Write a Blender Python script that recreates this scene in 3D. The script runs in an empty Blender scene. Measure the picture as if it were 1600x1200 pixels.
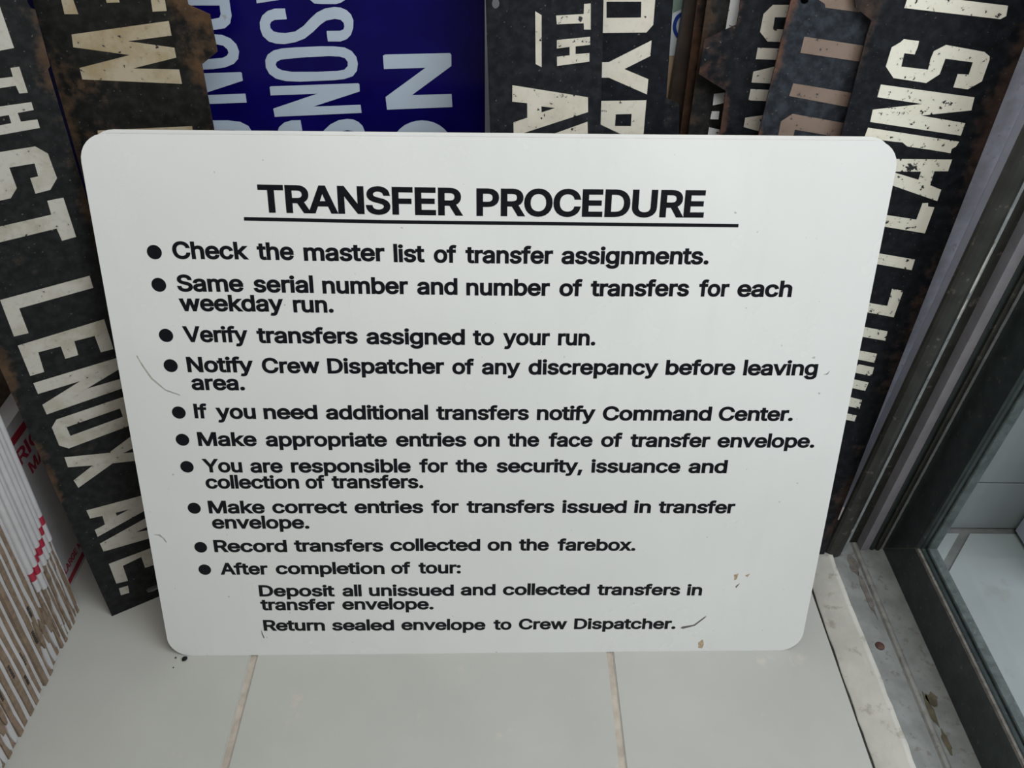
import bpy, bmesh, math, random, json
from mathutils import Vector, Matrix
from mathutils.geometry import tessellate_polygon, delaunay_2d_cdt

DATA = json.loads(r'''{"cam":{"f":1220.4320868198633,"C":[0.0,0.0,0.6924454682493925],"M":[[0.9996355274269394,-0.007594257532611712,0.02590636134993006],[0.014611973575606736,-0.6547020475504786,-0.7557458032708065],[0.022700276079610802,0.755848897720794,-0.6543524595202268]]},"signs":{"A":{"base":[-0.3762,0.4384,31,9],"out":[[0,0],[870,0],[1148,4975],[1169,4993],[1199,5351],[1177,5366],[1170,5402],[1171,5414],[1306,7800],[201,7800]],"holes":[[[364,140],[388,158],[507,163],[584,171],[599,134],[571,104],[422,85],[374,92]]],"let":[[[[903,5386],[1001,5413],[992,5136],[904,5131],[805,5125]]],[[[783,4963],[920,4959],[925,5016],[981,5016],[973,4844],[920,4847],[917,4900],[759,4900]]],[[[728,4785],[973,4780],[969,4726],[865,4724],[864,4664],[969,4660],[965,4601],[659,4599],[682,4662],[803,4664],[807,4720],[704,4720]]],[[[624,4484],[666,4487],[892,4482],[954,4417],[952,4233],[881,4160],[778,4154],[784,4271],[838,4272],[847,4367],[683,4371],[677,4220],[614,4157],[502,4156]]],[[[434,3973],[825,3979],[834,4086],[945,4084],[930,3772],[827,3767],[824,3868],[391,3859]]],[[[275,3428],[920,3443],[913,3338],[370,3325],[359,3108],[256,3112]]],[[[253,3030],[904,3053],[888,2772],[789,2776],[792,2933],[637,2937],[625,2808],[525,2808],[531,2925],[365,2928],[346,2748],[242,2747]]],[[[240,2678],[890,2684],[878,2579],[582,2488],[853,2484],[851,2392],[232,2367],[233,2465],[565,2575],[238,2572]]],[[[281,2293],[814,2308],[865,2265],[854,2054],[798,2014],[275,1987],[218,2044],[225,2233]],[[327,2193],[765,2210],[761,2121],[326,2100]]],[[[216,1915],[546,1813],[777,1909],[771,1780],[650,1762],[765,1724],[759,1630],[542,1696],[213,1569],[204,1660],[390,1743],[207,1808]]],[[[193,1308],[667,1249],[651,1080],[184,983],[187,1069],[281,1086],[292,1189],[192,1210]],[[401,1171],[520,1153],[400,1131]]],[[[177,899],[630,991],[686,980],[678,893],[489,872],[659,827],[656,735],[176,796]]],[[[171,634],[641,623],[624,394],[570,399],[580,561],[538,559],[531,413],[440,421],[448,567],[272,548],[258,349],[157,372]]],[[[159,303],[240,291],[224,200],[150,211]]]]},"B":{"base":[-0.25,0.53,0,6],"out":[[-808,0],[325,0],[344,4937],[474,5027],[467,5274],[329,5332],[328,5362],[364,10000],[-677,10000]],"holes":[],"let":[[[[-534,5441],[186,5548],[173,5289],[75,5282],[86,5436],[-142,5411],[-140,5336],[-229,5331],[-233,5397],[-459,5372],[-447,5254],[-543,5252]]],[[[-533,5120],[173,5225],[171,5129],[-147,5084],[173,5048],[172,4981],[-159,4899],[175,4899],[174,4799],[-545,4814],[-542,4894],[-157,4991],[-546,5035]]],[[[-538,4442],[183,4491],[178,4305],[-567,4239]]]]},"U":{"base":[-0.1,0.6,0,2],"out":[[-2532,0],[922,0],[862,9500],[-2532,9500]],"holes":[],"let":[[[[-1295,5296],[-980,5312],[-986,5149],[-1008,5094],[-1053,5060],[-1122,5048],[-1339,5036]],[[-1280,5212],[-1060,5217],[-1064,5157],[-1080,5132],[-1142,5120],[-1303,5112]]],[[[-1138,5015],[-1085,5012],[-1027,4988],[-990,4946],[-980,4894],[-997,4841],[-1036,4804],[-1106,4776],[-1201,4760],[-1313,4753],[-1506,4753],[-1539,4802],[-1549,4872],[-1522,4942],[-1467,4986],[-1363,5010]],[[-1144,4944],[-1092,4935],[-1065,4909],[-1062,4883],[-1080,4861],[-1119,4844],[-1231,4833],[-1407,4822],[-1446,4848],[-1447,4883],[-1410,4923],[-1344,4936]]],[[[-1674,4704],[-998,4742],[-990,4735],[-993,4677],[-1367,4555],[-992,4577],[-994,4507],[-1707,4467],[-1701,4528],[-1326,4653],[-1687,4635]]],[[[-1700,4347],[-1171,4360],[-1077,4351],[-1016,4318],[-990,4259],[-994,4199],[-1026,4107],[-1753,4060]],[[-1652,4272],[-1139,4283],[-1087,4272],[-1068,4237],[-1083,4167],[-1675,4138]]],[[[-781,5309],[-785,5238],[-623,5264],[-458,5316]]],[[[-408,5301],[-390,5270],[-363,5247],[-310,5245],[-205,5247],[-168,5257],[-136,5276],[-110,5308]]],[[[-584,5208],[-659,5205],[-714,5188],[-760,5154],[-786,5108],[-791,5062],[-780,5011],[-742,4973],[-690,4959],[-627,4957],[-544,4972],[-467,5001],[-398,5050],[-337,5102],[-289,5132],[-225,5145],[-182,5139],[-162,5118],[-160,5093],[-169,5072],[-195,5062],[-294,5059],[-297,5048],[-296,4984],[-199,4986],[-151,5004],[-117,5035],[-96,5082],[-88,5137],[-102,5178],[-130,5206],[-172,5223],[-220,5226],[-288,5215],[-353,5185],[-403,5146],[-464,5090],[-532,5049],[-606,5036],[-659,5038],[-694,5045],[-713,5068],[-713,5093],[-700,5114],[-672,5127],[-582,5134]]],[[[-558,4934],[-357,4947],[-257,4949],[-176,4943],[-124,4918],[-92,4875],[-86,4826],[-98,4772],[-134,4731],[-202,4708],[-287,4697],[-550,4680],[-661,4682],[-733,4699],[-778,4734],[-797,4783],[-791,4837],[-767,4877],[-716,4909],[-650,4925]],[[-626,4849],[-468,4866],[-302,4877],[-220,4876],[-180,4864],[-162,4838],[-165,4807],[-194,4779],[-251,4767],[-400,4758],[-604,4753],[-676,4763],[-710,4781],[-718,4803],[-707,4825],[-673,4842]]],[[[-792,4633],[-784,4638],[-97,4678],[-89,4669],[-92,4615],[-473,4487],[-95,4510],[-93,4446],[-791,4398],[-792,4464],[-426,4590],[-796,4568]]],[[[-589,4375],[-666,4371],[-723,4353],[-770,4315],[-796,4262],[-802,4210],[-791,4152],[-752,4109],[-699,4093],[-634,4091],[-548,4107],[-470,4140],[-398,4195],[-336,4254],[-287,4288],[-221,4302],[-177,4295],[-156,4272],[-154,4243],[-164,4219],[-190,4208],[-291,4205],[-295,4192],[-295,4120],[-194,4122],[-146,4142],[-110,4177],[-88,4230],[-81,4292],[-95,4339],[-124,4371],[-167,4391],[-216,4394],[-285,4381],[-353,4347],[-403,4304],[-466,4241],[-536,4195],[-612,4180],[-667,4182],[-702,4191],[-721,4216],[-721,4245],[-709,4269],[-679,4284],[-587,4290]]],[[[112,4890],[128,4898],[625,4921],[635,4906],[633,4825],[317,4596],[630,4611],[634,4509],[112,4476],[108,4576],[434,4808],[112,4790]]],[[[635,4162],[629,4114],[613,4068],[587,4024],[554,3985],[513,3953],[466,3928],[416,3912],[364,3906],[313,3910],[264,3924],[220,3946],[182,3977],[151,4014],[130,4057],[119,4103],[117,4151],[125,4198],[143,4244],[170,4286],[204,4322],[244,4353],[289,4375],[337,4390],[387,4395],[436,4392],[483,4380],[526,4359],[564,4330],[594,4295],[617,4255],[631,4210]],[[516,4160],[512,4136],[504,4112],[490,4090],[472,4071],[450,4055],[425,4043],[398,4035],[370,4032],[342,4034],[316,4041],[292,4052],[272,4067],[255,4085],[244,4106],[237,4130],[236,4153],[240,4177],[249,4201],[263,4222],[282,4241],[303,4256],[328,4268],[354,4275],[381,4278],[408,4276],[434,4270],[458,4260],[478,4245],[495,4227],[507,4206],[514,4184]]]]},"C":{"base":[0.05,0.475,0,12],"out":[[-349,0],[528,0],[321,4211],[528,4354],[507,4571],[273,4669],[167,6600],[-651,6600]],"holes":[[[-503,5474],[-504,5468],[-505,5462],[-507,5456],[-510,5452],[-514,5448],[-519,5445],[-524,5443],[-529,5442],[-534,5442],[-539,5444],[-543,5447],[-547,5451],[-550,5455],[-553,5461],[-554,5467],[-555,5473],[-554,5479],[-553,5485],[-551,5490],[-548,5495],[-544,5499],[-539,5502],[-534,5504],[-529,5505],[-524,5504],[-520,5502],[-515,5500],[-511,5496],[-508,5491],[-505,5486],[-504,5480]]],"let":[[[[-250,5431],[-204,5407],[-189,5064],[-234,5085]]],[[[91,5485],[138,5489],[150,5322],[102,5321],[97,5362],[-93,5350],[-102,5407],[93,5421]]],[[[-88,5248],[149,5275],[153,5222],[49,5209],[52,5158],[152,5167],[156,5110],[-77,5075],[-82,5137],[10,5149],[6,5205],[-85,5192]]],[[[-399,4936],[163,4864],[171,4759],[-381,4571],[-384,4673],[-282,4709],[-286,4812],[-397,4821]],[[-180,4792],[-76,4783],[-176,4749]]],[[[-379,4490],[-138,4573],[172,4690],[182,4585],[-170,4447],[195,4394],[202,4296],[-377,4418]]]]},"D":{"base":[0.1,0.5,0,11],"out":[[-14,0],[503,0],[325,4202],[445,4271],[381,4755],[278,4797],[207,6300],[-389,6300]],"holes":[],"let":[[[[-310,5531],[112,5551],[116,5464],[120,5301],[76,5249],[-287,5237]],[[-234,5445],[17,5451],[25,5347],[-225,5339]]],[[[120,5197],[123,5090],[-62,4995],[126,4928],[127,4819],[-173,4932],[-275,4930],[-283,5036],[-182,5041]]],[[[-262,4762],[128,4777],[133,4529],[103,4492],[-239,4466]],[[-97,4668],[25,4674],[29,4583],[-95,4581]]]]},"E2":{"base":[0.13,0.583,0,3.5],"out":[[297,0],[1700,0],[1700,8000],[71,8000]],"holes":[],"let":[]},"E":{"base":[0.15,0.575,0,3.5],"out":[[108,0],[1750,0],[1750,9000],[-75,9000]],"holes":[],"let":[[[[167,5377],[162,5439],[238,5441],[242,5379],[242,5209],[170,5177]]],[[[170,4711],[266,4725],[303,4723],[308,4652],[270,4646],[176,4623]]],[[[176,4578],[238,4579],[241,4515],[176,4516]]],[[[178,4451],[270,4434],[277,4363],[278,4315],[179,4342],[179,4380]]]]},"F":{"base":[0.16,0.565,0,3.5],"out":[[356,0],[2100,0],[2100,9000],[112,9000],[112,5404],[118,5329],[118,5239],[-99,5133],[-97,4889],[129,4772]],"holes":[],"let":[[[[296,5316],[351,5378],[507,5381],[527,5300],[383,5297],[388,5218],[548,5215],[551,5131],[367,5132],[298,5196]]],[[[305,5087],[580,5084],[591,5004],[307,5007]]],[[[309,4917],[457,4956],[601,5000],[605,4839],[456,4835],[312,4838]]],[[[315,4791],[610,4782],[621,4699],[316,4705]]],[[[319,4572],[446,4593],[647,4628],[650,4425],[444,4470],[322,4499]]]]},"G":{"base":[0.2,0.555,0,3],"out":[[-75,0],[892,0],[629,5750],[28,5750]],"holes":[[[144,5446],[145,5442],[145,5437],[143,5433],[141,5430],[137,5427],[133,5424],[128,5423],[123,5422],[118,5423],[113,5424],[107,5426],[102,5429],[98,5432],[95,5436],[92,5440],[90,5445],[90,5449],[90,5454],[92,5458],[94,5461],[97,5464],[102,5467],[106,5468],[111,5469],[117,5468],[122,5467],[127,5465],[132,5462],[136,5459],[140,5455],[143,5451]]],"let":[[[[217,5452],[258,5497],[536,5474],[525,5380],[275,5404],[265,5427]]],[[[176,5211],[641,5158],[645,5048],[175,5101]]],[[[177,4886],[646,4825],[646,4720],[169,4794]]],[[[228,4662],[645,4600],[655,4488],[276,4542],[275,4399],[161,4415],[153,4602]]]]},"H":{"base":[0.3,0.52,0,6.2],"out":[[-359,0],[626,0],[791,7200],[-442,7200],[-620,5668],[-531,5445],[-396,5366],[-403,5279]],"holes":[[[630,5311],[632,5304],[632,5298],[631,5292],[628,5286],[624,5282],[618,5278],[611,5276],[604,5275],[595,5276],[587,5277],[579,5281],[571,5285],[564,5290],[558,5296],[553,5302],[550,5309],[548,5316],[548,5323],[549,5329],[552,5334],[556,5339],[562,5342],[569,5344],[576,5345],[584,5345],[593,5343],[601,5340],[608,5335],[615,5330],[622,5324],[626,5318]]],"let":[[[[-192,5451],[-189,5541],[225,5507],[527,5482],[539,5417],[506,5396],[119,5426]]],[[[-133,5251],[-20,5241],[-17,5203],[-23,5151],[-100,5158],[-94,5067],[108,5050],[102,5124],[108,5176],[181,5220],[473,5180],[522,5151],[530,5129],[530,4979],[446,4921],[335,4932],[335,5026],[417,5023],[416,5108],[208,5128],[203,5021],[124,4958],[-126,4987],[-206,5065],[-203,5195],[-150,5230]]],[[[-205,4940],[517,4865],[527,4771],[161,4725],[515,4676],[515,4583],[-206,4670],[-212,4760],[146,4809],[-205,4850]]],[[[-210,4627],[294,4565],[519,4537],[508,4500],[481,4481],[483,4448],[313,4471],[132,4492],[86,4522],[23,4526],[-218,4549]]],[[[512,4398],[513,4306],[406,4304],[410,4190],[510,4157],[510,4062],[-163,4266],[-174,4392]],[[303,4299],[303,4233],[69,4294]]],[[[398,4042],[442,4045],[451,4016],[505,4010],[501,3786],[183,3833],[-161,3888],[-163,3983],[152,3935],[393,3903]]],[[[186,3599],[495,3551],[498,3454],[287,3488],[-67,3543],[-74,3644]]],[[[386,3275],[488,3258],[485,2998],[31,3081],[35,3167],[395,3108]]],[[[474,2854],[484,2757],[80,2827],[72,2929]]],[[[448,2618],[452,2522],[145,2586],[140,2676]]],[[[465,2471],[470,2375],[143,2447],[138,2539]]],[[[464,2303],[457,2209],[147,2281],[142,2376]]],[[[457,2103],[461,2003],[161,2073],[153,2184]]],[[[457,1922],[456,1851],[183,1910],[184,1986]]]]},"P":{"base":[0.09,0.622,0,2],"out":[[368,4863],[514,4876],[532,5279],[538,5377],[294,5371]],"holes":[],"let":[[[[637,5093],[639,5071],[637,5051],[631,5031],[622,5014],[610,5000],[595,4990],[578,4983],[559,4980],[540,4982],[521,4988],[502,4998],[485,5011],[471,5028],[459,5047],[450,5067],[445,5088],[444,5110],[446,5130],[452,5149],[461,5166],[473,5179],[488,5189],[505,5196],[523,5198],[542,5197],[561,5191],[579,5182],[596,5169],[610,5153],[622,5134],[631,5114]],[[609,5092],[611,5076],[610,5060],[606,5045],[599,5032],[591,5022],[580,5013],[568,5008],[555,5006],[541,5008],[527,5012],[514,5020],[502,5030],[491,5043],[483,5057],[476,5073],[472,5089],[471,5105],[473,5121],[477,5135],[483,5148],[492,5159],[502,5167],[514,5172],[527,5173],[541,5172],[554,5168],[567,5160],[579,5150],[590,5138],[599,5124],[605,5108]]]],"green":[[408,5325],[533,5328],[532,5279],[506,5221],[430,5185]],"tan":[[368,4863],[514,4876],[511,4538],[511,4278],[452,4277]]},"Q":{"base":[0.12,0.597,0,3],"out":[[138,0],[493,0],[229,8000],[214,8000]],"holes":[],"let":[]}},"text":[[["TRANSFER",1266,4209,2805,4201],["PROCEDURE",2907,4200,4661,4206]],[["Check",570,3846,1148,3847],["the",1214,3845,1499,3845],["master",1570,3840,2194,3841],["list",2263,3836,2504,3837],["of",2574,3834,2752,3834],["transfer",2821,3832,3506,3833],["assignments.",3573,3832,4740,3839]],[["Same",566,3587,1085,3588],["serial",1157,3585,1624,3583],["number",1694,3579,2366,3579],["and",2437,3576,2756,3576],["number",2826,3572,3490,3573],["of",3566,3572,3750,3572],["transfers",3817,3572,4609,3577],["for",4688,3576,4932,3577],["each",5000,3576,5445,3577]],[["weekday",563,3427,1377,3428],["run.",1452,3422,1769,3422]],[["Verify",557,3168,1070,3168],["transfers",1140,3163,1946,3161],["assigned",2016,3157,2812,3156],["to",2877,3154,3050,3155],["your",3123,3155,3504,3156],["run.",3572,3155,3879,3156]],[["Notify",551,2908,1085,2908],["Crew",1154,2902,1624,2903],["Dispatcher",1685,2901,2640,2901],["of",2706,2899,2886,2898],["any",2951,2897,3269,2899],["discrepancy",3336,2897,4419,2899],["before",4482,2899,5073,2900],["leaving",5138,2897,5766,2898]],[["area.",564,2751,996,2749]],[["If",551,2495,659,2493],["you",731,2490,1059,2489],["need",1125,2487,1571,2487],["additional",1642,2485,2498,2484],["transfers",2567,2483,3350,2483],["notify",3418,2482,3917,2481],["Command",3979,2479,4914,2478],["Center.",4976,2477,5624,2476]],[["Make",548,2236,1046,2234],["appropriate",1116,2232,2147,2230],["entries",2218,2231,2818,2231],["on",2884,2230,3104,2230],["the",3174,2230,3450,2230],["face",3525,2229,3911,2229],["of",3980,2228,4164,2228],["transfer",4234,2226,4929,2224],["envelope.",4996,2222,5854,2219]],[["You",555,1982,890,1981],["are",959,1979,1241,1979],["responsible",1307,1979,2341,1978],["for",2410,1979,2657,1979],["the",2724,1979,3003,1979],["security,",3079,1978,3833,1977],["issuance",3908,1975,4701,1972],["and",4768,1971,5111,1969]],[["collection",559,1823,1361,1821],["of",1418,1821,1587,1822],["transfers.",1645,1823,2440,1823]],[["Make",552,1573,1046,1572],["correct",1106,1573,1762,1570],["entries",1827,1571,2433,1570],["for",2505,1571,2748,1571],["transfers",2818,1571,3599,1569],["issued",3670,1568,4248,1565],["in",4316,1565,4468,1563],["transfer",4537,1562,5231,1557]],[["envelope.",563,1417,1416,1413]],[["Record",549,1171,1198,1168],["transfers",1263,1171,2061,1168],["collected",2124,1173,2939,1170],["on",3005,1171,3224,1171],["the",3291,1171,3569,1169],["farebox.",3643,1168,4361,1163]],[["After",574,928,1002,926],["completion",1075,928,2062,923],["of",2123,925,2301,925],["tour:",2373,926,2760,925]],[["Deposit",899,683,1592,678],["all",1662,678,1839,677],["unissued",1908,679,2693,676],["and",2758,679,3082,679],["collected",3150,680,3963,674],["transfers",4035,672,4822,663],["in",4886,662,5030,660]],[["transfer",897,527,1582,523],["envelope.",1652,526,2501,522]],[["Return",899,291,1472,285],["sealed",1539,286,2123,281],["envelope",2192,284,2994,277],["to",3067,278,3238,279],["Crew",3307,281,3769,278],["Dispatcher.",3837,279,4817,271]]],"bullets":[[432,3898],[427,3640],[421,3224],[420,2965],[426,2547],[421,2295],[423,2037],[429,1627],[432,1223],[437,983]],"underline":[[1141,4147],[1144,4174],[2200,4162],[4942,4160],[4943,4134],[2199,4135]],"marks":[[[158,3048],[190,2960],[244,2848],[343,2746],[456,2701],[457,2710],[349,2755],[256,2857],[201,2966],[164,3054]],[[4865,283],[4883,298],[4992,320],[5088,413],[5105,424],[5095,402],[5006,308],[4891,271]],[[5059,104],[5099,143],[5117,88],[5104,34],[5065,42]],[[5313,893],[5354,907],[5344,842],[5321,828]],[[5417,885],[5463,906],[5444,863]],[[36,1359],[92,1359],[126,1319],[141,1272],[131,1279],[109,1319],[79,1346]],[[873,302],[886,249],[896,204],[887,204],[874,250]],[[5342,762],[5380,798],[5375,784],[5350,741]],[[5820,2905],[5851,2914],[5874,2943],[5858,2908]]],"corners":[[-16,2],[6079,-1],[6103,4795],[6,4766]],"board":[-0.30370515323616204,0.39585792576306866,1.023226420174065,18.845394608917083]}''')
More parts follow.
